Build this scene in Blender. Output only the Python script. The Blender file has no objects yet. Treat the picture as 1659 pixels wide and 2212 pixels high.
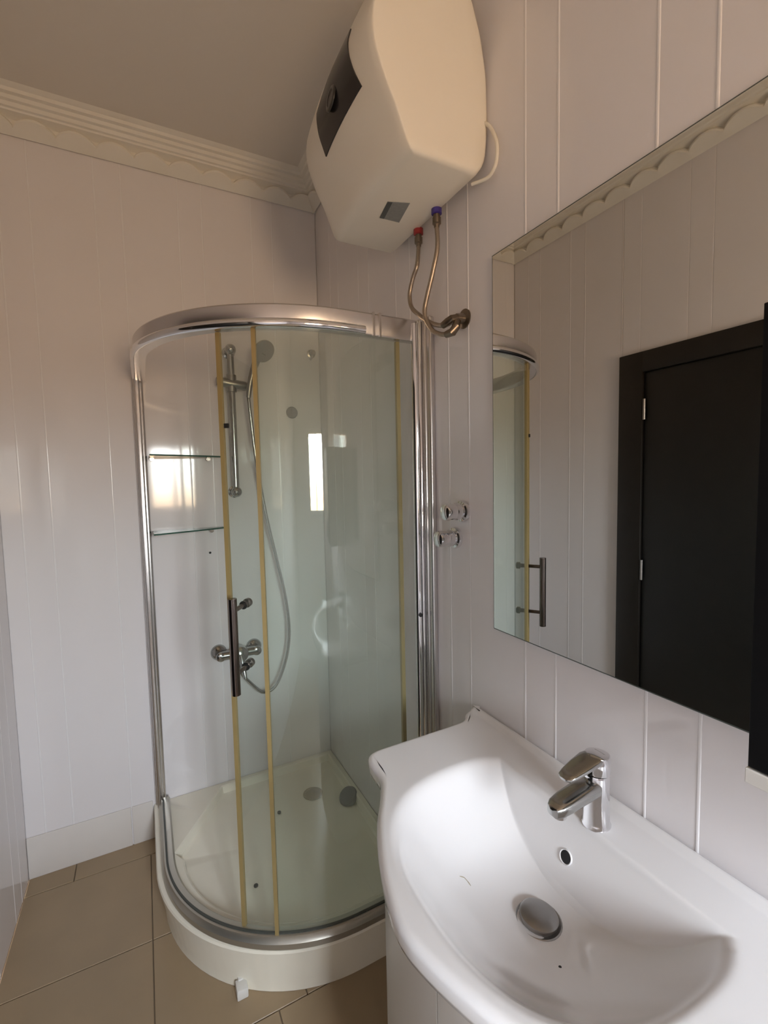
import bpy, bmesh, math, random
from mathutils import Vector, Matrix
random.seed(7)
PI = math.pi
sc = bpy.context.scene
COL = sc.collection

# ------------------------------------------------------------------ camera
F_PX, YAW, PITCH, ROLL = 1000.2, math.radians(27.3615), math.radians(-4.0279), math.radians(-1.2265)
CAM = Vector((-0.77145, -2.12647, 1.5))
fw = Vector((math.sin(YAW)*math.cos(PITCH), math.cos(YAW)*math.cos(PITCH), math.sin(PITCH)))
rt = Vector((math.cos(YAW), -math.sin(YAW), 0))
up = rt.cross(fw)
r2 = math.cos(ROLL)*rt + math.sin(ROLL)*up
u2 = -math.sin(ROLL)*rt + math.cos(ROLL)*up
cam_d = bpy.data.cameras.new('camera')
cam_d.sensor_fit = 'HORIZONTAL'; cam_d.sensor_width = 36.0
cam_d.lens = F_PX/1659*36.0
cam_d.clip_start = 0.02
cam = bpy.data.objects.new('camera', cam_d); COL.objects.link(cam)
m = Matrix((( r2.x, u2.x, -fw.x, CAM.x), (r2.y, u2.y, -fw.y, CAM.y), (r2.z, u2.z, -fw.z, CAM.z), (0, 0, 0, 1)))
cam.matrix_world = m
sc.camera = cam

# ------------------------------------------------------------------ world, daylight, exposure
SKY, GROUND = 101.0, 33.5
world = bpy.data.worlds.new('daylight'); sc.world = world
world.use_nodes = True
nt = world.node_tree; nt.nodes.clear()
tc = nt.nodes.new('ShaderNodeTexCoord'); sx = nt.nodes.new('ShaderNodeSeparateXYZ')
mr = nt.nodes.new('ShaderNodeMapRange'); rp = nt.nodes.new('ShaderNodeValToRGB')
bg = nt.nodes.new('ShaderNodeBackground'); wo = nt.nodes.new('ShaderNodeOutputWorld')
mr.inputs['From Min'].default_value = -1; mr.inputs['From Max'].default_value = 1
e = rp.color_ramp.elements
def stop(pos, c, k, el=None):
    el = el or e.new(pos); el.position = pos; el.color = (c[0]*k/100, c[1]*k/100, c[2]*k/100, 1)
stop(0.0, (1.0, .665, .385), GROUND, e[0]); stop(1.0, (.84, .92, 1.06), SKY, e[1])
stop(.480, (1.0, .67, .39), GROUND)                 # sunlit ground up to the horizon
stop(.515, (.92, .93, .90), SKY*.62)                # hazy horizon, brighter sky above
stop(.64, (.88, .94, 1.03), SKY)
bg.inputs['Strength'].default_value = 100.0
nt.links.new(tc.outputs['Generated'], sx.inputs[0]); nt.links.new(sx.outputs['Z'], mr.inputs['Value'])
nt.links.new(mr.outputs[0], rp.inputs[0]); nt.links.new(rp.outputs[0], bg.inputs['Color'])
nt.links.new(bg.outputs[0], wo.inputs[0])

WX0, WX1, WZ0, WZ1, WY = -0.72, -0.20, 1.22, 1.92, -3.40      # the window opening in the rear wall
pl = bpy.data.lights.new('window_portal', 'AREA'); pl.shape = 'RECTANGLE'
pl.size = WX1-WX0; pl.size_y = WZ1-WZ0; pl.cycles.is_portal = True
po = bpy.data.objects.new('window_portal', pl); COL.objects.link(po)
po.location = ((WX0+WX1)/2, WY-0.16, (WZ0+WZ1)/2); po.rotation_euler = (PI/2, 0, 0)

sc.view_settings.view_transform = 'Standard'
sc.view_settings.look = 'None'
sc.view_settings.gamma = 1.0
sc.view_settings.use_curve_mapping = False
sc.view_settings.exposure = 0.0
sc.cycles.max_bounces = 14; sc.cycles.diffuse_bounces = 6; sc.cycles.glossy_bounces = 6
sc.cycles.transparent_max_bounces = 24
sc.cycles.sample_clamp_indirect = 6.0
sc.cycles.use_denoising = True

# ------------------------------------------------------------------ materials
def srgb(r, g, b):
    f = lambda c: (c/255/12.92) if c/255 <= .04045 else ((c/255+.055)/1.055)**2.4
    return (f(r), f(g), f(b), 1)

def mat(name, col, rough=.5, metal=0., spec=.5, var=.04, vscale=14., bump=0., bscale=80., coat=0., rvar=0.):
    m = bpy.data.materials.new(name); m.use_nodes = True
    n = m.node_tree; b = n.nodes['Principled BSDF']
    b.inputs['Roughness'].default_value = rough; b.inputs['Metallic'].default_value = metal
    b.inputs['Specular IOR Level'].default_value = spec
    if coat: b.inputs['Coat Weight'].default_value = coat; b.inputs['Coat Roughness'].default_value = .05
    t = n.nodes.new('ShaderNodeTexCoord'); z = n.nodes.new('ShaderNodeTexNoise')
    z.inputs['Scale'].default_value = vscale; z.inputs['Detail'].default_value = 4
    n.links.new(t.outputs['Object'], z.inputs['Vector'])
    mx = n.nodes.new('ShaderNodeMix'); mx.data_type = 'RGBA'
    c = Vector(col[:3])
    mx.inputs[6].default_value = (*(c*(1-var)), 1); mx.inputs[7].default_value = (*[min(1, v) for v in c*(1+var)], 1)
    n.links.new(z.outputs['Fac'], mx.inputs[0]); n.links.new(mx.outputs[2], b.inputs['Base Color'])
    if rvar:
        q = n.nodes.new('ShaderNodeMapRange'); q.inputs['To Min'].default_value = max(0, rough-rvar); q.inputs['To Max'].default_value = rough+rvar
        n.links.new(z.outputs['Fac'], q.inputs['Value']); n.links.new(q.outputs[0], b.inputs['Roughness'])
    if bump:
        z2 = n.nodes.new('ShaderNodeTexNoise'); z2.inputs['Scale'].default_value = bscale; z2.inputs['Detail'].default_value = 3
        n.links.new(t.outputs['Object'], z2.inputs['Vector'])
        bp = n.nodes.new('ShaderNodeBump'); bp.inputs['Strength'].default_value = bump; bp.inputs['Distance'].default_value = .004
        n.links.new(z2.outputs['Fac'], bp.inputs['Height']); n.links.new(bp.outputs[0], b.inputs['Normal'])
    return m

def thin_glass(name, tint, haze=0.0):
    m = bpy.data.materials.new(name); m.use_nodes = True
    n = m.node_tree; n.nodes.clear()
    out = n.nodes.new('ShaderNodeOutputMaterial')
    lw = n.nodes.new('ShaderNodeLayerWeight'); lw.inputs['Blend'].default_value = .5
    pw = n.nodes.new('ShaderNodeMath'); pw.operation = 'POWER'; pw.inputs[1].default_value = 5
    ml = n.nodes.new('ShaderNodeMath'); ml.operation = 'MULTIPLY_ADD'; ml.inputs[1].default_value = .955; ml.inputs[2].default_value = .045
    n.links.new(lw.outputs['Facing'], pw.inputs[0]); n.links.new(pw.outputs[0], ml.inputs[0])
    tr = n.nodes.new('ShaderNodeBsdfTransparent'); gl = n.nodes.new('ShaderNodeBsdfGlossy'); gl.inputs['Roughness'].default_value = .01
    nz = n.nodes.new('ShaderNodeTexNoise'); nz.inputs['Scale'].default_value = 6
    t = n.nodes.new('ShaderNodeTexCoord'); n.links.new(t.outputs['Object'], nz.inputs['Vector'])
    mx = n.nodes.new('ShaderNodeMix'); mx.data_type = 'RGBA'
    mx.inputs[6].default_value = (*tint, 1); mx.inputs[7].default_value = (*[min(1, v*1.03) for v in tint], 1)
    n.links.new(nz.outputs['Fac'], mx.inputs[0]); n.links.new(mx.outputs[2], tr.inputs['Color'])
    body = tr.outputs[0]
    if haze:
        df = n.nodes.new('ShaderNodeBsdfDiffuse'); df.inputs['Color'].default_value = (.62, .66, .60, 1)
        h = n.nodes.new('ShaderNodeMixShader'); h.inputs[0].default_value = haze
        n.links.new(body, h.inputs[1]); n.links.new(df.outputs[0], h.inputs[2]); body = h.outputs[0]
    ms = n.nodes.new('ShaderNodeMixShader')
    n.links.new(ml.outputs[0], ms.inputs[0]); n.links.new(body, ms.inputs[1]); n.links.new(gl.outputs[0], ms.inputs[2])
    n.links.new(ms.outputs[0], out.inputs['Surface'])
    return m

M = dict(
    panel=mat('pvc_panel', (.79, .76, .765), .07, spec=.45, var=.02, vscale=5),
    bead=mat('pvc_joint_bead', (.84, .82, .825), .12, spec=.6, var=.02),
    backing=mat('wall_backing', (.60, .58, .58), .6),
    plaster=mat('ceiling_plaster', (.74, .70, .64), .8, var=.02, vscale=3, bump=.05),
    cornice=mat('cornice_plaster', (.80, .77, .70), .6, var=.03, bump=.06),
    tile=mat('floor_tile', (.355, .262, .16), .38, var=.14, vscale=5, bump=.04, rvar=.1),
    grout=mat('floor_grout', (.24, .185, .13), .8),
    low_band=mat('painted_floor_bounce', (.70, .66, .62), .3, var=.03),  # warm light bounced off the floor, put into the wall band's colour
    chrome=mat('chrome', (.80, .80, .82), .07, 1., var=.02),
    satin=mat('satin_aluminium', (.66, .64, .64), .27, 1., var=.02),
    steel=mat('brushed_steel', (.55, .53, .51), .28, 1., var=.05),
    brass=mat('tarnished_nickel', (.22, .18, .14), .3, .9, var=.12, vscale=40),
    braid=mat('braided_hose', (.38, .32, .26), .35, .8, var=.25, vscale=400),
    ceramic=mat('white_ceramic', (.82, .81, .815), .10, spec=.55, var=.01, coat=.3),
    acrylic=mat('tray_acrylic', (.91, .865, .735), .22, var=.05, vscale=7, rvar=.06),
    heater=mat('heater_casing', (.84, .79, .69), .33, var=.012),
    dark=mat('dark_gloss_plastic', (.022, .02, .021), .22, var=.2),
    ring=mat('dial_ring', (.035, .032, .031), .3, var=.1),
    red=mat('red_plastic', (.32, .03, .03), .4), blue=mat('blue_plastic', (.05, .03, .22), .4),
    sticker=mat('grey_sticker', (.27, .28, .27), .5, var=.15, vscale=120), sticker_dark=mat('sticker_band', (.09, .10, .10), .5),
    cord=mat('white_cord', (.80, .76, .66), .45),
    seal=mat('yellowed_seal', (.34, .25, .105), .35, var=.12, vscale=9),
    rubber=mat('black_rubber', (.012, .012, .012), .6),
    mirror=mat('mirror_silver', (.80, .81, .79), .004, 1., var=.0),
    mirror_edge=mat('mirror_edge', (.12, .14, .13), .15, .4),
    wood=mat('dark_wood', (.008, .0075, .007), .42, var=.35, vscale=18, bump=.1, bscale=40),
    woodframe=mat('dark_wood_frame', (.010, .0075, .0055), .45, var=.35, vscale=16, bump=.1),
    cabinet_black=mat('black_gloss_door', (.002, .002, .0025), .45, spec=.25),
    white=mat('white_laminate', (.74, .72, .68), .35, var=.02),
    hole=mat('dark_hole', (.01, .01, .012), .8),
    grey=mat('grey_plastic_disc', (.22, .21, .22), .45),
    stain=mat('waste_stain', (.34, .29, .20), .5, var=.2, vscale=60),
    glass=thin_glass('shower_glass', (.950, .982, .958), .03),
    clear=thin_glass('window_glass', (.97, .98, .97)),
    shelfglass=thin_glass('shelf_glass', (.86, .93, .88)),
    glass_edge=mat('green_glass_edge', (.05, .12, .095), .12, spec=.6),
    dull=mat('dull_chrome', (.44, .44, .43), .17, 1., var=.04), gasket=mat('gasket_grey', (.07, .075, .065), .5),
    handle=mat('dark_bronze_chrome', (.22, .19, .175), .16, 1., var=.05), plug=mat('worn_plug_metal', (.34, .33, .32), .32, 1., var=.1, vscale=60), railbase=mat('dull_rail', (.50, .48, .42), .34, .8, var=.06, vscale=8),
    upvc=mat('window_frame_white', (.75, .74, .72), .35), bar=mat('window_bar', (.3, .29, .28), .5),
)

# ------------------------------------------------------------------ mesh helpers
def link(o, parent=None, loc=None):
    COL.objects.link(o)
    if parent is not None: o.parent = parent
    return o

def mesh_obj(name, verts, faces, material, parent=None, smooth=True, angle=40, mats=None, fmat=None):
    me = bpy.data.meshes.new(name)
    me.from_pydata([tuple(v) for v in verts], [], faces); me.update()
    b = bmesh.new(); b.from_mesh(me); bmesh.ops.recalc_face_normals(b, faces=b.faces)
    b.to_mesh(me); b.free()
    me.materials.append(material)
    for x in mats or []: me.materials.append(x)
    if fmat:
        for p in me.polygons: p.material_index = fmat(p)
    if smooth:
        me.shade_smooth()
        try: me.set_sharp_from_angle(angle=math.radians(angle))
        except Exception: pass
    o = bpy.data.objects.new(name, me)
    return link(o, parent)

class B:
    """collects geometry for ONE mesh"""
    def __init__(s): s.v = []; s.f = []
    def add(s, v, f):
        k = len(s.v); s.v += [Vector(p) for p in v]; s.f += [[i+k for i in q] for q in f]; return s
    def box(s, x0, x1, y0, y1, z0, z1, bev=0.0, seg=2):
        if x0 > x1: x0, x1 = x1, x0
        if y0 > y1: y0, y1 = y1, y0
        if z0 > z1: z0, z1 = z1, z0
        b = bmesh.new()
        bmesh.ops.create_cube(b, size=1, matrix=Matrix.Translation(((x0+x1)/2, (y0+y1)/2, (z0+z1)/2)) @ Matrix.Diagonal((x1-x0, y1-y0, z1-z0, 1)))
        if bev: bmesh.ops.bevel(b, geom=b.edges[:], offset=bev, segments=seg, profile=.5, affect='EDGES')
        return s.bm(b)
    def bm(s, b):
        b.verts.index_update(); s.add([v.co.copy() for v in b.verts], [[v.index for v in f.verts] for f in b.faces]); b.free(); return s
    def loft(s, rings, cap0=True, cap1=True, closed=True):
        n = len(rings[0]); v = [p for r in rings for p in r]; f = []
        for i in range(len(rings)-1):
            for j in range(n if closed else n-1):
                k = (j+1) % n
                f.append([i*n+j, i*n+k, (i+1)*n+k, (i+1)*n+j])
        if cap0: f.append(list(range(n))[::-1])
        if cap1: f.append([(len(rings)-1)*n+j for j in range(n)])
        return s.add(v, f)
    def tube(s, pts, r, n=12, cap=True):
        pts = [Vector(p) for p in pts]; rings = []
        t0 = (pts[1]-pts[0]).normalized()
        a = t0.orthogonal().normalized()
        for i, p in enumerate(pts):
            t = (pts[min(i+1, len(pts)-1)]-pts[max(i-1, 0)]).normalized()
            a = (a - t*a.dot(t)).normalized(); c = t.cross(a)
            rr = r[i] if isinstance(r, (list, tuple)) else r
            rings.append([p + (a*math.cos(2*PI*k/n)+c*math.sin(2*PI*k/n))*rr for k in range(n)])
        return s.loft(rings, cap, cap)
    def lathe(s, origin, axis, prof, n=28):
        """prof: (distance along axis, radius)"""
        o = Vector(origin); t = Vector(axis).normalized(); a = t.orthogonal().normalized(); c = t.cross(a)
        rings = [[o + t*h + (a*math.cos(2*PI*k/n)+c*math.sin(2*PI*k/n))*max(r, 1e-5) for k in range(n)] for h, r in prof]
        return s.loft(rings)
    def obj(s, name, material, parent=None, **k): return mesh_obj(name, s.v, s.f, material, parent, **k)

def spline(pts, n=8):
    P = [Vector(p) for p in pts]; out = []
    for i in range(len(P)-1):
        p0 = P[max(i-1, 0)]; p1 = P[i]; p2 = P[i+1]; p3 = P[min(i+2, len(P)-1)]
        for k in range(n):
            t = k/n
            out.append(.5*((2*p1)+(p2-p0)*t+(2*p0-5*p1+4*p2-p3)*t*t+(3*p1-p0-3*p2+p3)*t**3))
    out.append(P[-1]); return out

def thing(name, label, cat, loc=(0, 0, 0), group=None):
    o = bpy.data.objects.new(name, None); o.empty_display_size = .05; COL.objects.link(o)
    o.location = loc; tag(o, label, cat, group); return o
def tag(o, label, cat, group=None):
    o['label'] = label; o['category'] = cat; o['kind'] = 'thing'
    if group: o['group'] = group
    return o
def struct(o, label=None, cat='structure'):
    o['kind'] = 'structure'
    if label: o['label'] = label; o['category'] = cat
    return o
def under(root, o):
    """parent keeping world position (root has only a location)"""
    o.parent = root; o.matrix_parent_inverse = Matrix.Translation(-Vector(root.location)); return o
def lerp(a, b, t): return a+(b-a)*t
def interp(tab, z):
    if z <= tab[0][0]: return tab[0][1]
    for (a, x), (b, y) in zip(tab, tab[1:]):
        if z <= b: return x+(y-x)*(z-a)/(b-a)
    return tab[-1][1]
def sstep(a, b, x):
    t = min(1, max(0, (x-a)/(b-a))); return t*t*(3-2*t)

# ------------------------------------------------------------------ room shell
W, L, H = 1.237, 3.40, 2.85
fl = B().box(-W-.12, .12, -L-.12, .12, -.10, -.006).obj('floor', M['grout'], smooth=False)
struct(fl, 'brown beige tiled bathroom floor with dark grout joints', 'floor')
def tile_piece(x0, x1, y0, y1):
    g = .0015
    under(fl, B().box(x0+g, x1-g, y0+g, y1-g, -.012, 0.0, .0012, 1).obj('tile', M['tile'], smooth=False))
rows = [(0, -.095, [-1.237, -1.083, -.683, -.283, 0])]
y = -.095
k = 0
while y > -L+.01:
    y2 = max(-L, y-.40)
    rows.append((y, y2, [-1.237, -.82, -.42, 0] if k < 2 else ([-1.237, -.905, -.505, -.105, 0] if k % 2 == 0 else [-1.237, -.82, -.42, 0])))
    y = y2; k += 1
for ya, yb, xs in rows:
    for xa, xb in zip(xs, xs[1:]): tile_piece(xa, xb, yb, ya)

struct(B().box(-W-.12, .12, -L-.12, .12, H, H+.1).obj('ceiling', M['plaster'], smooth=False), 'plain matte beige ceiling', 'ceiling')
wb = struct(B().box(-W-.12, .12, .008, .12, 0, H).obj('wall_back', M['backing'], smooth=False), 'back wall clad in glossy pale vertical panels', 'wall')
wr = struct(B().box(.008, .12, -L, .008, 0, H).obj('wall_right', M['backing'], smooth=False), 'right wall clad in glossy pale vertical panels behind basin and mirror', 'wall')
wl = struct(B().box(-W-.12, -W-.008, -L, .008, 0, H).obj('wall_left', M['backing'], smooth=False), 'left wall clad in pale panels with the dark door', 'wall')
q = B(); 
q.box(-W-.12, WX0, -L-.12, -L, 0, H); q.box(WX1, .12, -L-.12, -L, 0, H)
q.box(WX0, WX1, -L-.12, -L, 0, WZ0); q.box(WX0, WX1, -L-.12, -L, WZ1, H)
struct(q.obj('wall_rear', M['panel'], smooth=False), 'wall with the window, opposite the shower', 'wall')

_panel_cache = {}
def panel(wall, axis, a, b, z0, z1):
    """one PVC board between a and b along a wall; its face lies at the wall plane with eased edges"""
    g = .0002
    w = b-a
    if w < .012: return
    key = (axis, round(w, 4), z0, z1)
    if key not in _panel_cache:
        prof = [(g, .009), (g, .0008), (g+.002, 0), (w-g-.002, 0), (w-g, .0008), (w-g, .009)]
        rings = []
        for zz in (z0, z1):
            if axis == 'b': rings.append([(p, d, zz) for p, d in prof])
            elif axis == 'r': rings.append([(d, p, zz) for p, d in prof])
            else: rings.append([(-d, p, zz) for p, d in prof])
        o = B().loft(rings).obj('panel', M['panel'], wall, angle=20)
        _panel_cache[key] = o
    else:
        o = _panel_cache[key].copy(); COL.objects.link(o); o.parent = wall
    o.location = (a, 0, 0) if axis == 'b' else ((0, a, 0) if axis == 'r' else (-W, a, 0))
_bead_cache = {}
def bead(wall, axis, s, z0, z1):
    key = (axis, z0, z1)
    if key not in _bead_cache:
        pr = [(-.0030, .001)] + [(.0030*math.cos(PI-t*PI/6), -.0010*math.sin(t*PI/6)) for t in range(0, 7)] + [(.0030, .001)]
        rings = []
        for zz in (z0, z1):
            if axis == 'b': rings.append([(p, d, zz) for p, d in pr])
            elif axis == 'r': rings.append([(d, p, zz) for p, d in pr])
            else: rings.append([(-d, p, zz) for p, d in pr])
        o = B().loft(rings).obj('joint_bead', M['panel'] if axis == 'l' else M['bead'], wall, angle=60)
        _bead_cache[key] = o
    else:
        o = _bead_cache[key].copy(); COL.objects.link(o); o.parent = wall
    o.location = (s, 0, 0) if axis == 'b' else ((0, s, 0) if axis == 'r' else (-W, s, 0))
CB = 2.742
back_lines = sorted([-(.205+.293*i) for i in range(4)] + [-(.295+.293*i) for i in range(4)])
xs = [-W]+back_lines+[0]
for a_, b_ in zip(xs, xs[1:]): panel(wb, 'b', a_, b_, .0, CB+.01)
for s in back_lines: bead(wb, 'b', s, .0, CB)
rl = sorted([-(.166+.293*i) for i in range(12) if .166+.293*i < L] + [-(.256+.293*i) for i in range(12) if .256+.293*i < L])
ys = [-L]+rl+[0]
for a_, b_ in zip(ys, ys[1:]): panel(wr, 'r', a_, b_, .0, CB+.01)
for s in rl: bead(wr, 'r', s, .0, CB)
DY0, DY1, DZ = -1.72, -.70, 2.037
ll = sorted([-(.11+.293*i) for i in range(12) if .11+.293*i < L] + [-(.20+.293*i) for i in range(12) if .20+.293*i < L])
ys = sorted([-L]+ll+[0, DY0, DY1])
for a_, b_ in zip(ys, ys[1:]):
    mid = (a_+b_)/2
    panel(wl, 'l', a_, b_, DZ if DY0 < mid < DY1 else .0, CB+.01)
for s in ll:
    if not (DY0 < s < DY1): bead(wl, 'l', s, .0, CB)

# floor bounce painted as raised band on the back wall, left of the shower
bb = bpy.data.objects.new('bounce_band_back', None); COL.objects.link(bb); struct(bb, 'warm floor bounce painted as pale offset band at foot of back wall', 'bounce band')
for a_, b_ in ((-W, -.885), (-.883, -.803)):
    under(bb, B().box(a_+.001, b_-.001, -.006, .0, 0, .165, .0025).obj('bounce_band_piece', M['low_band']))

# cornice with scalloped lower band
def cornice(name, label, length, place):
    D = .108
    root = bpy.data.objects.new(name, None); COL.objects.link(root); struct(root, label, 'cornice')
    # ridged upper cove, profile (out from wall, below ceiling)
    prof = [(0, D+.0), (.003, D), (.010, .085), (.020, .068), (.034, .060), (.050, .056), (.052, .050), (.060, .048), (.064, .036), (.074, .033), (.078, .022), (.090, .019), (.094, .009), (.104, .006), (.112, 0), (0, 0)]
    rings = [[place(s, o_, H-d) for o_, d in prof] for s in (0, length)]
    B().loft(rings).obj('ridged_cove', M['cornice'], root, angle=25)
    # scalloped band
    pitch = .124; n = max(2, int(length/pitch*14)); v = []; f = []
    u = Vector((.046, .066)).normalized() # direction up the slope in (out, up)
    nrm = Vector((u.y, -u.x))
    for i in range(n+1):
        s = length*i/n; t = (s/pitch) % 1.0
        top = .028 + .034*abs(math.sin(PI*t))**.6
        base = Vector((.0, H-D-.002))
        for (vv, off) in ((0, .0), (0, .010), (top*.5, .016), (top-.006, .019), (top, .015), (top, -.006)):
            p = base+u*vv+nrm*off
            v.append(place(s, p.x, p.y))
    for i in range(n):
        for j in range(5): f.append([i*6+j, i*6+j+1, (i+1)*6+j+1, (i+1)*6+j])
    f.append([0, 1, 2, 3, 4, 5]); f.append([n*6+j for j in range(6)])
    mesh_obj('scalloped_band', v, f, M['cornice'], root, angle=35)
cornice('trim_1', 'scalloped cream cornice along the back wall', W, lambda s, o, z: (-W+s, -o, z))
cornice('trim_2', 'scalloped cream cornice along the left wall', L, lambda s, o, z: (-W+o, -s, z))
cornice('trim_3', 'scalloped cream cornice along the right wall', L, lambda s, o, z: (-o, -s, z))

# window in the rear wall
wi = bpy.data.objects.new('window_1', None); COL.objects.link(wi); struct(wi, 'small barred window letting in daylight', 'window')
q = B(); t_ = .035
q.box(WX0, WX0+t_, -L-.10, -L-.04, WZ0, WZ1, .003); q.box(WX1-t_, WX1, -L-.10, -L-.04, WZ0, WZ1, .003)
q.box(WX0, WX1, -L-.10, -L-.04, WZ0, WZ0+t_, .003); q.box(WX0, WX1, -L-.10, -L-.04, WZ1-t_, WZ1, .003)
q.box((WX0+WX1)/2-.018, (WX0+WX1)/2+.018, -L-.10, -L-.04, WZ0, WZ1, .003)
q.obj('window_frame', M['upvc'], wi)
for a_, b_ in ((WX0+t_, (WX0+WX1)/2-.018), ((WX0+WX1)/2+.018, WX1-t_)):
    B().box(a_, b_, -L-.072, -L-.068, WZ0+t_, WZ1-t_).obj('pane', M['clear'], wi, smooth=False)
for i in range(7):
    x = lerp(WX0, WX1, (i+.5)/7); zz = [lerp(WZ0, WZ1, k/8) for k in range(9)]
    B().tube([(x+(.034 if k % 2 else -.030), -L-.112, z) for k, z in enumerate(zz)], .006, 6).obj('window_bar', M['bar'], wi)

# dark door in the left wall (seen in the mirror)
dr = bpy.data.objects.new('door_1', None); COL.objects.link(dr); struct(dr, 'dark wooden door in dark frame, reflected in the mirror', 'door')
q = B()
X0 = -W-.008
q.box(X0, -W+.022, DY1-.115, DY1, 0, DZ, .004); q.box(X0, -W+.022, DY0, DY0+.115, 0, DZ, .004); q.box(X0, -W+.0215, DY0, DY1, DZ-.09, DZ, .004)
q.obj('door_frame', M['woodframe'], dr)
B().box(X0, -W+.010, DY0+.117, DY1-.117, .006, DZ-.092, .003).obj('door_leaf', M['wood'], dr)
for z in (1.784, 1.068, .35):
    B().tube([(-W+.020, DY1-.124, z-.045), (-W+.020, DY1-.124, z+.045)], .006, 10).obj('hinge', M['steel'], dr)
q = B(); q.lathe((-W+.010, DY0+.165, 1.02), (1, 0, 0), [(0, .026), (.006, .026), (.008, .012), (.045, .011), (.046, .0)])
q.tube([(-W+.050, DY0+.165, 1.02), (-W+.052, DY0+.20, 1.02), (-W+.050, DY0+.285, 1.018)], .009, 10)
q.obj('door_handle', M['steel'], dr)

# ------------------------------------------------------------------ shower tray
def polyray(poly, c, ang):
    d = Vector((math.cos(ang), math.sin(ang))); best = None
    for i in range(len(poly)):
        a_ = Vector(poly[i])-c; b_ = Vector(poly[(i+1) % len(poly)])-c
        e_ = b_-a_; den = d.x*e_.y-d.y*e_.x
        if abs(den) < 1e-12: continue
        t = (a_.x*e_.y-a_.y*e_.x)/den; u = (a_.x*d.y-a_.y*d.x)/den
        if t > 0 and -2e-4 <= u <= 1+2e-4 and (best is None or t < best): best = t
    return c+d*best
def quad_poly(ins, wall=.0, diag=0.):
    R_ = .55-ins; P = []
    if diag:
        P += [(-.53, -wall), (-.740, -.335)]
    else: P += [(-.80+ins, -wall)]
    a0 = .0 if not diag else .0
    for i in range(25):
        t = a0+(PI/2-a0)*i/24
        P.append((-.25-R_*math.cos(t), -.38-R_*math.sin(t)))
    P += [(-wall, -.93+ins), (-wall, -wall)]
    return P
TC = Vector((-.30, -.42))
def rings_for(polys):
    angs = set(2*PI*i/150 for i in range(150))
    for p in polys:
        for pt in p:
            d = Vector(pt)-TC; angs.add(math.atan2(d.y, d.x) % (2*PI))
    angs = sorted(angs); A = [angs[0]]
    for a_ in angs[1:]:
        if a_-A[-1] > .004: A.append(a_)
    return A
po0 = quad_poly(.022, .002); po1 = quad_poly(.0, .002); po2 = quad_poly(.008, .004)
pi0 = quad_poly(.085, .022, 1); pi1 = quad_poly(.10, .055, 1)
pi1 = [((x+.30)*.972-.30, (y+.42)*.972-.42) for x, y in pi0]
ANG = rings_for([po1, pi0])
def ring(poly, z): return [(p.x, p.y, z) for p in (polyray(poly, TC, a_) for a_ in ANG)]
tray = thing('shower_tray', 'white quadrant shower tray standing in the back corner under glass enclosure', 'shower tray', (-.4, -.45, 0))
q = B()
inn = [((x+.30)*.94-.30, (y+.42)*.94-.42) for x, y in pi0]
q.loft([ring(po0, .001), ring(po0, .03), ring(po1, .142), ring(quad_poly(.003, .002), .148), ring(po2, .150), ring(pi0, .150),
        ring([((x+.30)*.985-.30, (y+.42)*.985-.42) for x, y in pi0], .146), ring(pi1, .118), ring(inn, .112), ring([((x+.30)*.35-.27, (y+.42)*.35-.36) for x, y in pi0], .106)])
under(tray, q.obj('tray_body', M['acrylic'], angle=30))
q = B(); q.lathe((-.17, -.215, .107), (0, 0, 1), [(0, .043), (.003, .043), (.004, .036), (.001, .033), (.0015, .012), (.003, .010), (.003, 0)])
under(tray, q.obj('waste_grate', M['stain']))
q = B(); q.box(-.598, -.582, -.79, -.74, .012, .034, .003)
q.box(-.606, -.574, -.820, -.782, .0, .030, .003)
o = under(tray, q.obj('tray_foot', M['white'])); o['label'] = 'small white plastic foot peeping out'
q = B(); q.lathe((-.046, -.338, .124), Vector((-.62, -.25, 1)), [(0, .040), (.012, .042), (.020, .038), (.024, .026), (.025, 0)])
tag(q.obj('drain_cover', M['grey']), 'round grey drain cover lying loose in the shower tray corner', 'drain cover')
for x, y in ((-.497, -.575), (-.334, -.262)):
    q = B(); q.lathe((x, y, .1085), (0, 0, 1), [(0, .0075), (.005, .0075), (.006, .005), (.006, 0)], 14)
    under(tray, q.obj('rubber_plug', M['rubber']))

# ------------------------------------------------------------------ shower enclosure
L1, RA, L3 = .40, .525, .25; L2 = PI/2*RA
def epath(s, off=0.):
    """point and outward normal of the enclosure plan at arc length s"""
    if s < L1: n = Vector((-1, 0)); p = Vector((-.775, -s))
    elif s < L1+L2:
        a_ = (s-L1)/RA; n = Vector((-math.cos(a_), -math.sin(a_))); p = Vector((-.25, -.40))+n*RA
    else: n = Vector((0, -1)); p = Vector((-.25+s-L1-L2, -.925))
    return p+n*off, n
def srange(s0, s1):
    pts = [s0]; s = s0
    while s < s1-1e-6:
        st = .018
        s = min(s1, s+st); pts.append(s)
    return pts
def esweep(b, s0, s1, prof, base=0.):
    rings = []
    for s in srange(s0, s1):
        rings.append([(*epath(s, base+o_)[0], z) for o_, z in prof])
    return b.loft(rings)
SEND = L1+L2+L3
enc = thing('shower_enclosure', 'chrome framed curved glass shower enclosure with yellowed door seals', 'shower enclosure', (-.4, -.5, .15))
topprof = [(-.032, 1.908), (.002, 1.906), (.004, 1.910), (.004, 1.963), (.001, 1.967), (-.029, 1.967), (-.032, 1.964)]
tr_ = under(enc, esweep(B(), .045, SEND-.03, topprof).obj('top_rail', M['satin'], angle=28))
trim = [(.003, 1.905)]+[(.004+.010*math.sin(k/8*PI), 1.905+.024*(1-math.cos(k/8*PI))/2) for k in range(9)]+[(.003, 1.929)]
o = esweep(B(), .045, SEND-.20, trim).obj('rail_trim', M['chrome'], angle=50)
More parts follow.
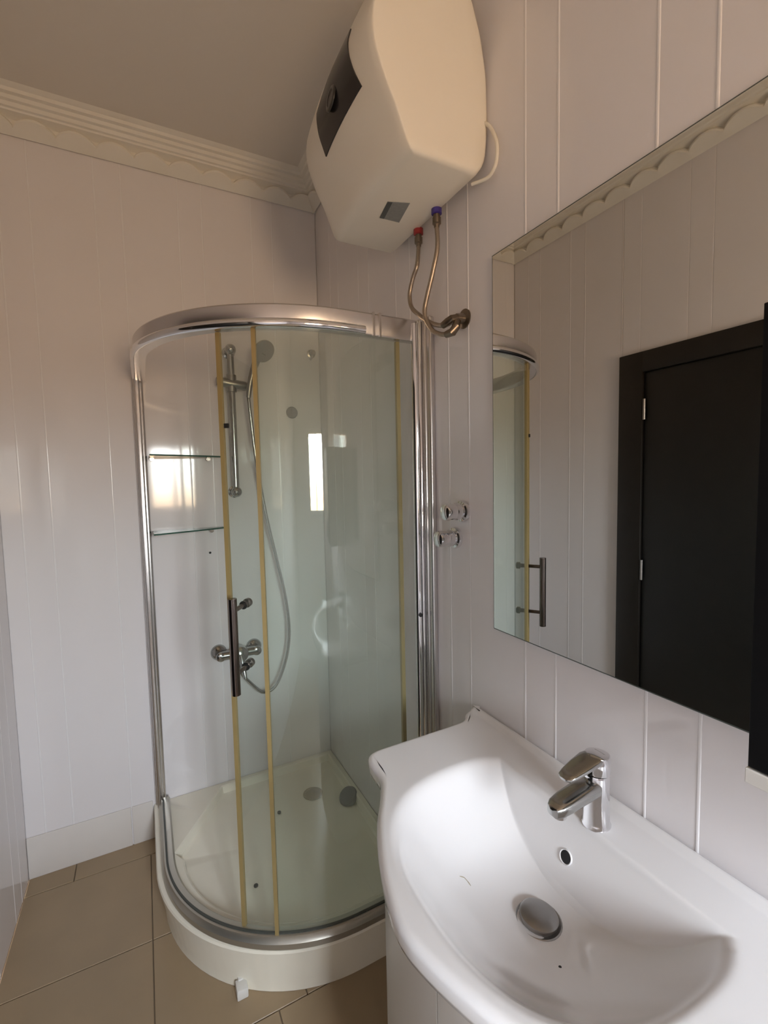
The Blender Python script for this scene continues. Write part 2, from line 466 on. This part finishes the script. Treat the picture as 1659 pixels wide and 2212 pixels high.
o.parent = tr_; o.matrix_parent_inverse = Matrix.Identity(4)
botprof = [(-.036, .1505), (.004, .1505), (.007, .155), (.006, .170), (.000, .178), (-.002, .187), (-.010, .190), (-.030, .190), (-.036, .184)]
under(enc, esweep(B(), .045, SEND-.03, botprof).obj('bottom_rail', M['railbase'], angle=28))
gk = [(-.013, .1895), (-.007, .1895), (-.007, .194), (-.013, .194)]
under(enc, esweep(B(), .06, SEND-.03, gk).obj('gasket', M['gasket'], angle=30))
# wall posts
q = B(); q.box(-.792, -.752, -.034, -.0015, .151, 1.967, .008, 3); q.box(-.786, -.764, -.058, -.030, .151, 1.9645, .006, 3)
under(enc, q.obj('wall_post', M['satin'], angle=35))
q = B(); q.box(-.034, -.0015, -.945, -.905, .151, 1.967, .008, 3); q.tube([(-.036, -.928, .151), (-.036, -.928, 1.955)], .013, 20)
o = under(enc, q.obj('wall_post', M['chrome'], angle=35))
q = B(); q.box(-.020, -.0015, -.982, -.943, .151, 1.967, .006, 3); q.box(-.026, -.010, -.962, -.950, .151, 1.966, .005, 3)
under(enc, q.obj('wall_channel', M['satin'], angle=35))
for s in (SEND-.175, SEND-.155):
    q = B(); esweep(q, s, s+.006, [(.0, 1.904), (.0075, 1.904), (.0075, 1.970), (-.034, 1.970), (-.034, 1.966), (.0, 1.966)])
    under(enc, q.obj('rail_clip', M['steel'], angle=30))
def glass_panel(name, s0, s1, off, z0, z1):
    q = B(); esweep(q, s0, s1, [(-.003, z0), (.003, z0), (.003, z1), (-.003, z1)], off)
    return under(enc, q.obj(name, M['glass'], angle=35))
S1, S2, S3 = .858, .968, 1.393
door = glass_panel('sliding_door', S1, S3, -.026, .188, 1.906)
fixed = glass_panel('fixed_panel', S2, SEND-.03, -.010, .188, 1.906)
def seal(parent, s, off, w=.012):
    q = B(); esweep(q, s-w/2, s+w/2, [(-.0055, .188), (.0055, .188), (.0055, 1.906), (-.0055, 1.906)], off)
    o = q.obj('edge_seal', M['seal'], parent, angle=30); o.matrix_parent_inverse = Matrix.Translation(-Vector(enc.location)) if False else Matrix.Identity(4)
    return o
def child_of_part(part, o):
    o.parent = part; o.matrix_parent_inverse = Matrix.Identity(4); return o
seal(door, S1, -.026, .012); seal(fixed, S2, -.010, .011); seal(door, S3, -.026, .012)
# door handle: bar outside, posts through the glass, round knobs inside
hs = S1+.040
P0, n0 = epath(hs, -.026)
bar = P0+n0*.060
q = B()
q.tube([(bar.x, bar.y, .925), (bar.x, bar.y, 1.190)], .0118, 18)
for z in (1.155, .978):
    ip = P0-n0*.004
    q.tube([(P0.x+n0.x*.003, P0.y+n0.y*.003, z), (bar.x, bar.y, z)], .0065, 12)
    q.lathe((P0.x-n0.x*.003, P0.y-n0.y*.003, z), (-n0.x, -n0.y, 0), [(0, .012), (.004, .012), (.006, .008), (.020, .008), (.022, .013), (.034, .013), (.036, .010), (.036, 0)], 18)
child_of_part(door, q.obj('door_handle', M['handle']))
for part, s, z, off in ((door, S1+.018, 1.655, -.019),):
    p, n = epath(s, off)
    q = B(); esweep(q, s-.006, s+.006, [(-.004, z-.006), (.003, z-.006), (.003, z+.006), (-.004, z+.006)], off)
    child_of_part(part, q.obj('rubber_bumper', M['rubber']))
q = B(); q.lathe((-.040, -.941, 1.085), (-.3, -1, 0), [(0, .006), (.004, .006), (.005, .004), (.005, 0)], 14)
under(enc, q.obj('screw', M['rubber']))

# ------------------------------------------------------------------ inside the shower
# glass corner shelves on the back wall
def shelf(z, label):
    t = thing('glass_shelf', label, 'shelf', (-.6, 0, z), 'glass shelves inside the shower')
    N = 20; edge = []
    for i in range(N+1):
        u = i/N
        edge.append((lerp(-.745, -.45, u), -(.15*(1-u)**.8*.9+.018)))
    prof = [(-.745, -.003)]+edge+[(-.45, -.003)]
    q = B().loft([[(x, y, z-.003) for x, y in prof], [(x, y, z+.003) for x, y in prof]])
    o = q.obj('shelf_glass', M['shelfglass'], None, angle=30, mats=[M['glass_edge']], fmat=lambda p: 1 if abs(p.normal.z) < .5 else 0)
    under(t, o)
    for x in (-.735, -.520):
        q = B(); q.tube([(x, -.001, z-.010), (x, -.030, z-.010)], .0085, 14); q.tube([(x, -.024, z-.011), (x, -.024, z-.0031)], .006, 12)
        under(t, q.obj('shelf_bracket', M['handle']))
shelf(1.612, 'upper clear glass shelf with green edge inside the shower')
shelf(1.306, 'lower clear glass shelf with green edge inside the shower')

# riser rail
RX, RY = -.416, -.055
rr = thing('shower_rail', 'vertical chrome riser rail on back wall inside the shower', 'shower rail', (RX, 0, 1.75))
under(rr, B().tube([(RX, RY, 1.46), (RX, RY, 2.06)], .0140, 18).obj('riser_tube', M['dull']))
for z in (1.46, 2.06):
    q = B(); q.lathe((RX, -.001, z), (0, -1, 0), [(0, .026), (.006, .026), (.009, .018), (.04, .016), (.048, .019), (.062, .023), (.074, .020), (.082, .012), (.084, 0)], 22)
    under(rr, q.obj('end_bracket', M['dull']))
q = B(); q.tube([(RX-.062, RY-.004, 1.925), (RX-.055, RY-.004, 1.925), (RX+.055, RY-.004, 1.912), (RX+.062, RY-.004, 1.911)], [.016, .019, .019, .016], 18)
q.tube([(RX, RY, 1.885), (RX, RY, 1.955)], .020, 18)
under(rr, q.obj('slider', M['plug']))
# hand shower
hs_ = thing('hand_shower', 'grey hand shower with round head held in the rail slider', 'hand shower', (RX+.06, -.08, 1.95))
hp = spline([(RX+.062, -.085, 1.86), (RX+.070, -.095, 1.92), (RX+.085, -.105, 1.98), (RX+.100, -.125, 2.02), (RX+.116, -.150, 2.04)], 6)
nn = len(hp)
under(hs_, B().tube(hp, [lerp(.010, .016, min(1, i/nn*1.4)) for i in range(nn)], 16).obj('handle', M['plug']))
q = B(); q.lathe((RX+.112, -.143, 2.052), Vector((.30, -.72, -.55)), [(-.004, 0), (-.002, .020), (.006, .040), (.014, .047), (.022, .047), (.024, .043), (.023, 0)], 28)
under(hs_, q.obj('shower_head', M['plug']))
# mixer
MX, MZ = -.436, .752
mx_ = thing('shower_mixer', 'chrome wall mixer tap below riser rail inside the shower', 'mixer tap', (MX, 0, MZ))
for dx in (-.076, .076):
    q = B(); q.lathe((MX+dx, -.001, MZ), (0, -1, 0), [(0, .034), (.008, .034), (.016, .028), (.022, .018), (.052, .018), (.056, .021), (.074, .020), (.080, .012), (.080, 0)], 24)
    under(mx_, q.obj('escutcheon', M['dull']))
q = B(); q.tube([(MX-.076, -.062, MZ), (MX+.076, -.062, MZ)], .020, 20)
q.lathe((MX, -.050, MZ), (0, -1, .15), [(0, .030), (.02, .036), (.05, .036), (.062, .032), (.07, .018), (.071, 0)], 24)
q.tube([(MX+.005, -.062, MZ-.015), (MX+.005, -.062, MZ-.060)], .013, 14)
under(mx_, q.obj('mixer_body', M['dull']))
q = B(); q.tube([(MX+.0, -.112, MZ+.004), (MX+.004, -.135, MZ-.035), (MX+.008, -.150, MZ-.085)], [.015, .011, .008], 14)
under(mx_, q.obj('lever', M['dull']))
hose = spline([(RX+.062, -.085, 1.862), (RX+.068, -.082, 1.78), (RX+.083, -.075, 1.62), (RX+.105, -.072, 1.45), (RX+.130, -.07, 1.30), (RX+.160, -.07, 1.15), (RX+.192, -.07, .98), (RX+.205, -.07, .84), (RX+.196, -.07, .73), (RX+.165, -.07, .63), (RX+.125, -.07, .565), (RX+.075, -.066, .555), (RX+.03, -.064, .60), (RX-.010, -.062, .655), (RX-.014, -.062, .695)], 8)
tag(B().tube(hose, .0075, 10).obj('shower_hose', M['dull']), 'long grey shower hose looping from hand shower down to mixer', 'hose')
# fixings on the back wall
q = B(); q.lathe((-.142, -.001, 1.818), (0, -1, 0), [(0, .027), (.004, .027), (.008, .023), (.009, 0)], 24)
tag(q.obj('wall_disc', M['grey']), 'round grey disc on back wall inside shower, right of riser rail', 'wall disc')
q = B(); q.lathe((-.040, -.001, 2.095), (0, -1, 0), [(0, .020), (.004, .020), (.006, .012), (.02, .010), (.03, .013), (.034, .010), (.034, 0)], 20)
q.tube([(-.040, -.022, 2.09), (-.048, -.026, 2.068), (-.055, -.036, 2.060)], .005, 10)
tag(q.obj('robe_hook', M['steel']), 'small dull hook high on back wall inside the shower', 'hook')
q = B(); q.lathe((-.528, -.0005, 1.198), (0, -1, 0), [(0, .005), (.003, .005), (.004, .003), (.004, 0)], 10)
tag(q.obj('wall_screw', M['rubber']), 'tiny dark screw head in the wall below the lower glass shelf', 'screw')

# ------------------------------------------------------------------ stop valves on the right wall
def stop_valve(y, z, label):
    t = thing('stop_valve', label, 'valve', (0, y, z), 'chrome stop valves on the right wall')
    q = B(); q.lathe((-.001, y, z), (-1, 0, 0), [(0, .030), (.004, .030), (.010, .028), (.014, .018), (.017, .017)], 26)
    under(t, q.obj('flange', M['chrome']))
    q = B(); q.lathe((-.014, y, z), (-1, 0, 0), [(0, .017), (.003, .0225), (.012, .0240), (.018, .0215), (.022, .0215), (.042, .0230), (.049, .021), (.053, .015), (.054, 0)], 26)
    under(t, q.obj('valve_knob', M['chrome']))
stop_valve(-1.108, 1.409, 'upper chrome stop valve on the right wall beside the shower')
stop_valve(-1.074, 1.333, 'lower chrome stop valve on the right wall beside the shower')

# ------------------------------------------------------------------ water heater
HY0, HY1, HZ0, HZ1 = -1.222, -.785, 2.213, 2.655
HYC = (HY0+HY1)/2
FRONT = [(2.213, .214), (2.222, .226), (2.25, .236), (2.30, .257), (2.34, .279), (2.40, .302), (2.44, .307), (2.48, .302), (2.54, .279), (2.58, .257), (2.63, .236), (2.655, .222)]
BACK = [(2.213, .040), (2.222, .024), (2.25, .010), (2.30, .004), (2.34, .002), (2.44, .005), (2.52, .020), (2.59, .045), (2.655, .09)]
def fit_smooth(tab, z):
    return (interp(tab, z-.012)+interp(tab, z)*2+interp(tab, z+.012))/4
def hfront(y, z):
    u = (y-HYC)/((HY1-HY0)/2)
    return -(fit_smooth(FRONT, z) + .016*(1-u*u))
hw = thing('water_heater', 'cream white electric water heater hung high on the right wall', 'water heater', (-.15, HYC, HZ0))
zs = [HZ0, HZ0+.002, HZ0+.006, HZ0+.012]+[lerp(HZ0+.02, HZ1-.02, i/30) for i in range(31)]+[HZ1-.012, HZ1-.005, HZ1]
rings = []
for z in zs:
    ed = min(z-HZ0, HZ1-z); ins = .014*(1-math.sqrt(max(0, 1-(1-min(1, ed/.014))**2)))
    y0 = HY0+ins; y1 = HY1-ins; loop = []
    bx = -fit_smooth(BACK, z)
    r = .005
    N = 22
    for i in range(N+1):
        y = lerp(y0+r, y1-r, i/N)
        loop.append((hfront(y, z)+ins, y, z))
    xe1 = hfront(y1, z)+ins; xe0 = hfront(y0, z)+ins
    for i in range(1, 6):
        t = i/6*PI/2
        loop.append((xe1+r*(1-math.cos(t))-.0, y1-r+r*math.sin(t), z))
    for i in range(0, 9):
        loop.append((lerp(xe1+r, bx-.01, i/8), y1, z))
    loop.append((bx-.003, y1-.003, z)); loop.append((bx, y1-.012, z)); loop.append((bx, y0+.012, z)); loop.append((bx-.003, y0+.003, z))
    for i in range(0, 9):
        loop.append((lerp(bx-.01, xe0+r, i/8), y0, z))
    for i in range(1, 6):
        t = PI/2-i/6*PI/2
        loop.append((xe0+r*(1-math.cos(t)), y0+r-r*math.sin(t), z))
    rings.append(loop)
under(hw, B().loft(rings).obj('casing', M['heater'], angle=50))
# control panel wrapped on the front
def fpatch(q, corners, off, n=14):
    c = [Vector(p) for p in corners]; v = []; f = []
    for lay in (off, -.004):
        for i in range(n+1):
            for j in range(n+1):
                a_ = c[0].lerp(c[1], i/n); b_ = c[3].lerp(c[2], i/n); p = a_.lerp(b_, j/n)
                v.append((hfront(p.x, p.y)-lay, p.x, p.y))
    K = (n+1)**2
    for i in range(n):
        for j in range(n):
            k = i*(n+1)+j
            f.append([k, k+1, k+n+2, k+n+1]); f.append([K+k, K+k+n+1, K+k+n+2, K+k+1])
    for i in range(n):
        for (a_, b_) in ((i, i+1), (n*(n+1)+i, n*(n+1)+i+1), (i*(n+1), (i+1)*(n+1)), (i*(n+1)+n, (i+1)*(n+1)+n)):
            f.append([a_, b_, K+b_, K+a_])
    return q.add(v, f)
cp = under(hw, fpatch(B(), [(-.925, 2.352), (-.925, 2.452), (-1.105, 2.520), (-1.150, 2.366)], .003).obj('control_panel', M['dark'], angle=30))
dc = (-1.03, 2.415)
ox = hfront(*dc)-.003
q = B(); q.lathe((ox, dc[0], dc[1]), (-1, 0, .1), [(0, .027), (.003, .027), (.0045, .025), (.0045, .019), (.0025, .017), (.0025, 0)], 30)
child_of_part(cp, q.obj('dial', M['ring']))
# sticker under the heater
def quadslab(pts, z, th):
    return B().add([(x, y, z) for x, y in pts]+[(x, y, z-th) for x, y in pts], [[0, 1, 2, 3], [7, 6, 5, 4], [0, 4, 5, 1], [1, 5, 6, 2], [2, 6, 7, 3], [3, 7, 4, 0]])
st = under(hw, quadslab([(-.162, -.960), (-.176, -1.034), (-.121, -1.054), (-.102, -.962)], HZ0, .0012).obj('rating_label', M['sticker'], smooth=False))
child_of_part(st, quadslab([(-.162, -.960), (-.176, -1.034), (-.164, -1.038), (-.149, -.961)], HZ0-.0004, .0014).obj('label_band', M['sticker_dark'], smooth=False))
NIP = []
for y, x, mt, nm in ((-.950, -.032, 'red', 'hot_outlet'), (-1.058, -.042, 'blue', 'cold_inlet')):
    q = B(); q.lathe((x, y, HZ0+.002), (0, 0, -1), [(0, .014), (.014, .014), (.016, .011), (.016, 0)], 20)
    nb = under(hw, q.obj(nm, M[mt])); nb['label'] = mt+' plastic collar'
    q = B(); q.lathe((x, y, HZ0-.013), (0, 0, -1), [(0, .009), (.008, .009), (.009, .0115), (.024, .0115), (.026, .008), (.034, .007), (.034, 0)], 6 if False else 18)
    child_of_part(nb, q.obj('coupling_nut', M['brass']))
    NIP.append((x, y, HZ0-.045))
cordp = spline([(-.012, HY0+.004, 2.335), (-.010, HY0-.014, 2.315), (-.010, HY0-.034, 2.275), (-.010, HY0-.038, 2.245), (-.010, HY0-.030, 2.218), (-.014, HY0-.008, 2.204), (-.030, HY0+.03, 2.206)], 8)
o = under(hw, B().tube(cordp, .0042, 10).obj('power_cord', M['cord']))
# outlet on the wall and the two hoses
ol = thing('wall_outlet', 'tarnished twin water outlet on right wall under the heater', 'pipe fitting', (0, -1.12, 1.90), None)
q = B(); q.lathe((-.001, -1.122, 1.915), (-1, 0, 0), [(0, .025), (.003, .025), (.006, .013), (.028, .010), (.028, 0)], 22)
under(ol, q.obj('outlet_flange', M['brass']))
q = B(); q.tube([(-.026, -1.122, 1.915), (-.040, -1.120, 1.910), (-.046, -1.108, 1.905), (-.048, -1.090, 1.902)], [.009, .011, .011, .009], 16)
q.tube([(-.026, -1.126, 1.904), (-.040, -1.135, 1.886), (-.046, -1.130, 1.874), (-.048, -1.105, 1.874)], [.008, .011, .011, .009], 16)
under(ol, q.obj('elbow', M['brass']))
a0 = NIP[0]; h1 = spline([a0, (-.044, -.960, 2.11), (-.048, -.943, 2.08), (-.050, -.926, 2.04), (-.050, -.935, 2.00), (-.050, -.975, 1.965), (-.050, -1.03, 1.928), (-.049, -1.07, 1.908), (-.048, -1.092, 1.902)], 8)
tag(B().tube(h1, .0062, 10).obj('flexible_hose', M['braid']), 'braided hose bowing from red heater connection to wall outlet', 'hose', 'braided heater hoses')
a0 = NIP[1]; h2 = spline([a0, (-.046, -1.066, 2.11), (-.052, -1.050, 2.05), (-.056, -1.030, 2.00), (-.058, -1.018, 1.965), (-.058, -1.024, 1.935), (-.055, -1.050, 1.900), (-.050, -1.080, 1.882), (-.048, -1.107, 1.874)], 8)
tag(B().tube(h2, .0062, 10).obj('flexible_hose', M['braid']), 'straighter braided hose from blue heater connection to wall outlet', 'hose', 'braided heater hoses')

# ------------------------------------------------------------------ mirror and wall cabinet
mi = thing('mirror', 'large frameless rectangular mirror on right wall above basin', 'mirror', (0, -1.55, 1.57))
MY0, MY1, MZ0, MZ1 = -1.885, -1.235, 1.119, 2.026
o = B().box(-.0065, -.0015, MY0, MY1, MZ0, MZ1, .0012, 1).obj('mirror_glass', M['mirror_edge'], None, smooth=False)
under(mi, o)
v = [(-.0067, MY0+.003, MZ0+.003), (-.0067, MY1-.003, MZ0+.003), (-.0067, MY1-.003, MZ1-.003), (-.0067, MY0+.003, MZ1-.003)]
v += [(-.0060, y, z) for _, y, z in v]
under(mi, mesh_obj('mirror_face', v, [[0, 1, 2, 3], [7, 6, 5, 4], [0, 4, 5, 1], [1, 5, 6, 2], [2, 6, 7, 3], [3, 7, 4, 0]], M['mirror'], smooth=False))
wc = thing('wall_cabinet', 'black fronted wall cabinet with white base beside the mirror', 'cabinet', (-.1, -2.1, 1.2))
q = B(); cy0, cy1, cz0, cz1 = -2.30, -1.8825, 1.172, 1.665
q.box(-.222, -.002, cy0, cy1, cz0, cz0+.016, .001); q.box(-.204, -.002, cy0, cy1, cz1-.016, cz1, .001)
q.box(-.204, -.002, cy1-.016, cy1-.001, cz0+.015, cz1-.015); q.box(-.204, -.002, cy0, cy0+.016, cz0+.015, cz1-.015); q.box(-.010, -.002, cy0, cy1, cz0, cz1)
under(wc, q.obj('carcass', M['white'], smooth=False))
under(wc, B().box(-.221, -.205, cy0+.001, cy1-.002, cz0+.018, cz1, .001).obj('cabinet_door', M['cabinet_black'], smooth=False))

# ------------------------------------------------------------------ vanity cabinet
YC = -1.597
va = thing('vanity_cabinet', 'white vanity cabinet with curved front under the basin', 'cabinet', (-.2, YC, .5))
q = B(); vy0, vy1, vz0, vz1 = YC-.398, YC+.398, .20, .834
q.box(-.300, -.002, vy1-.016, vy1, vz0, vz1, .001); q.box(-.300, -.002, vy0, vy0+.016, vz0, vz1, .001); q.box(-.012, -.002, vy0, vy1, vz0, vz1)
N = 24
def vfront(u): return -.302-.125*(1-abs(u)**2.2)
pl_ = [(-.01, vy0)]+[(vfront(-1+2*i/N)+.02, lerp(vy0, vy1, i/N)) for i in range(N+1)]+[(-.01, vy1)]
q.loft([[(x, y, vz0) for x, y in pl_], [(x, y, vz0+.016) for x, y in pl_]])
under(va, q.obj('carcass', M['white'], angle=30))
for u0, u1 in ((-1, -.004), (.004, 1)):
    outer = [(vfront(lerp(u0, u1, i/16)), YC+.398*lerp(u0, u1, i/16)) for i in range(17)]
    inner = [(x+.017, y) for x, y in outer][::-1]
    lp = outer+inner
    o = under(va, B().loft([[(x, y, vz0+.004) for x, y in lp], [(x, y, vz1-.012) for x, y in lp]]).obj('cabinet_door', M['white'], angle=30))

# ------------------------------------------------------------------ wash basin
ZD = .884
half = [(-.002, .435), (-.030, .433), (-.050, .425), (-.072, .403), (-.10, .396), (-.20, .394), (-.31, .393), (-.338, .390), (-.353, .381), (-.360, .365), (-.362, .345), (-.364, .315), (-.372, .285), (-.395, .243), (-.425, .195), (-.452, .138), (-.473, .080), (-.486, .03), (-.489, 0)]
hp = spline([(x, d, 0) for x, d in half], 6)
cont = [(p.x, p.y) for p in hp] + [(p.x, -p.y) for p in hp[::-1][1:]]
nb_ = 40
cont += [(-.002, lerp(-.435, .435, (i+1)/nb_)) for i in range(nb_-1)]
BC = (-.215, 0.)
def smin(a_, b_, k):
    h = max(k-abs(a_-b_), 0)/k; return min(a_, b_)-h*h*k*.25
def basin_z(x, d):
    dx = x+.205; ax = .238 if dx < 0 else .17
    s = (abs(dx/ax)**2.5+abs(d/.246)**2.5)**(1/2.5)
    d1 = .126*(1-min(s, 1.6)**2.3)
    d2 = (-.110-x)*2.7
    dep = smin(d1, d2, .005)
    dep = -smin(-dep, 0, .014)          # ease into the rim
    lip = .006*sstep(-.034, -.016, x)
    deck = -.004*sstep(.30, .0, abs(d))*0
    edge = 0
    return ZD - max(0, dep) + lip + deck
NR = 84
rings = []
for i in range(NR+1):
    t = (i/NR)
    t = 1-(1-t)**1.15
    r_ = []
    for (x, d) in cont:
        px = lerp(BC[0], x, .02+.98*t); pd = lerp(BC[1], d, .02+.98*t)
        z = basin_z(px, pd)
        r_.append((px, pd, z))
    rings.append(r_)
def inset(c, k):
    # move contour points toward the basin centre line by k metres, keeping the wall side flat
    out = []
    for i, (x, d) in enumerate(c):
        a_ = Vector(c[i-1]); b_ = Vector(c[(i+1) % len(c)]); t = (b_-a_).normalized(); n = Vector((-t.y, t.x))
        if n.dot(Vector((BC[0]-x, BC[1]-d))) < 0: n = -n
        out.append((min(-.002, x+n.x*k), d+n.y*k))
    return out
# rounded rim: replace the last rings by a rolled edge
RR = .013
keep = []
def top_ring(k, dz):
    c = inset(cont, k); return [(x, d, basin_z(x, d)-dz) for x, d in c]
NRK = [r for r in rings[:-9]]
roll = []
for j in range(7):
    t = j/6*PI/2
    roll.append(top_ring(RR*(1-math.sin(t)), RR*(1-math.cos(t))))
base = [top_ring(RR*1.15, 0)]
low_band = [[(x, d, ZD-.028) for x, d in inset(cont, .001)], [(x, d, ZD-.038) for x, d in inset(cont, .004)], [(x, d, ZD-.041) for x, d in inset(cont, .010)]]
ub = []
for f_ in (.92, .8, .65, .5, .35, .2, .05):
    ub.append([(lerp(BC[0], x, f_), lerp(BC[1], d, f_), min(ZD-.041, basin_z(lerp(BC[0], x, f_), lerp(BC[1], d, f_))-.014)) for x, d in cont])
allr = NRK+base+roll+low_band+ub
allr = [[(x, YC+d, z) for x, d, z in r_] for r_ in allr]
ba = thing('wash_basin', 'white ceramic wash basin with bowed front set on the vanity', 'basin', (-.2, YC, ZD))
under(ba, B().loft(allr).obj('basin_body', M['ceramic'], angle=75))
# pop-up waste
dxp = -.222; zb = basin_z(dxp, 0)
q = B(); q.lathe((dxp, YC+.002, zb-.002), (0, 0, 1), [(0, .038), (.004, .038), (.0055, .036), (.004, .0335), (.0035, .031)], 34)
wr_ = under(ba, q.obj('waste_ring', M['plug']))
q = B(); q.lathe((dxp, YC+.002, zb+.001), (.10, -.05, 1), [(0, .029), (.006, .032), (.010, .0315), (.012, .028), (.0135, .012), (.0135, 0)], 34)
child_of_part(wr_, q.obj('pop_up_plug', M['plug']))
q = B(); oy = YC+.022; oxx = -.134; oz = basin_z(oxx, .022)
nrm = Vector((-2.7, 0, 1)).normalized()
q = B(); q.lathe(Vector((oxx, oy, oz))-nrm*.004, nrm, [(0, .0105), (.0055, .0105), (.0062, .0095), (.0062, 0)], 24)
under(ba, q.obj('overflow_hole', M['hole']))
q = B(); q.lathe(Vector((oxx, oy, oz))-nrm*.004, nrm, [(.0, .0130), (.0058, .0130), (.0068, .0118), (.0058, .0106), (0.0, .0106)], 24)
under(ba, q.obj('overflow_rim', M['ceramic']))

# ------------------------------------------------------------------ basin faucet
FX, FY, FZ = -.088, -1.600, ZD
ft = thing('basin_faucet', 'chrome single lever faucet standing on the basin deck', 'faucet', (FX, FY, FZ))
q = B(); q.lathe((FX, FY, FZ-.001), (0, 0, 1), [(0, .0245), (.003, .0245), (.006, .0225), (.050, .0215), (.092, .0215), (.095, .0205), (.095, 0)], 32)
under(ft, q.obj('faucet_body', M['chrome']))
# spout: flat bar with rounded end
def paddle(pts, n=10):
    """loft of rounded-rectangle sections: (x, z, half width, half thickness)"""
    rings = []
    for x, z, w, h in pts:
        r_ = []
        for k in range(24):
            a_ = 2*PI*k/24; ca, sa = math.cos(a_), math.sin(a_)
            e_ = .5
            r_.append((x, FY+w*math.copysign(abs(ca)**e_, ca), z+h*math.copysign(abs(sa)**.6, sa)))
        rings.append(r_)
    return B().loft(rings)
z0 = FZ+.070
sp = paddle([(FX+.010, z0+.004, .018, .013), (FX-.02, z0+.002, .0195, .0135), (FX-.05, z0-.001, .0195, .0125), (FX-.08, z0-.005, .0190, .0115), (FX-.098, z0-.008, .0170, .0105), (FX-.108, z0-.010, .0115, .009), (FX-.111, z0-.0105, .003, .005)])
under(ft, sp.obj('spout', M['dull']))
q = B(); q.lathe((FX-.092, FY, z0-.016), (0, 0, -1), [(0, .0115), (.008, .0115), (.009, .009), (.007, .008), (.007, 0)], 22)
under(ft, q.obj('aerator', M['chrome']))
q = B(); q.lathe((FX, FY, FZ+.0955), (.06, 0, 1), [(0, .0218), (.002, .0223), (.026, .0223), (.031, .0205), (.033, .014), (.0335, 0)], 32)
lv = under(ft, q.obj('lever_cap', M['chrome']))
zt = FZ+.121
pd = paddle([(FX+.008, zt+.002, .017, .0055), (FX-.02, zt+.001, .0205, .006), (FX-.045, zt-.004, .019, .005), (FX-.068, zt-.009, .0160, .004), (FX-.080, zt-.012, .013, .0032), (FX-.084, zt-.013, .006, .002)])
under(ft, pd.obj('lever', M['dull']))

# hairline chip marks in the glaze of the bowl
crk = [(x, YC+d, basin_z(x, d)+.0002) for x, d in ((-.3069, .1052), (-.3030, .1040), (-.2988, .1024), (-.2967, .0971), (-.2960, .0930), (-.2954, .0883))]
o = under(ba, B().tube(crk, [.0004, .0008, .0007, .0006, .0009, .0004], 6).obj('glaze_crack', M['stain'])); o['label'] = 'thin brown crack in the glaze'
x, d = -.2568, -.0745
q = B(); q.lathe((x, YC+d, basin_z(x, d)-.0003), (0, .1, 1), [(0, .0024), (.0006, .0024), (.0008, .0012), (.0008, 0)], 9)
o = under(ba, q.obj('glaze_chip', M['rubber'])); o['label'] = 'small dark chip in the glaze'
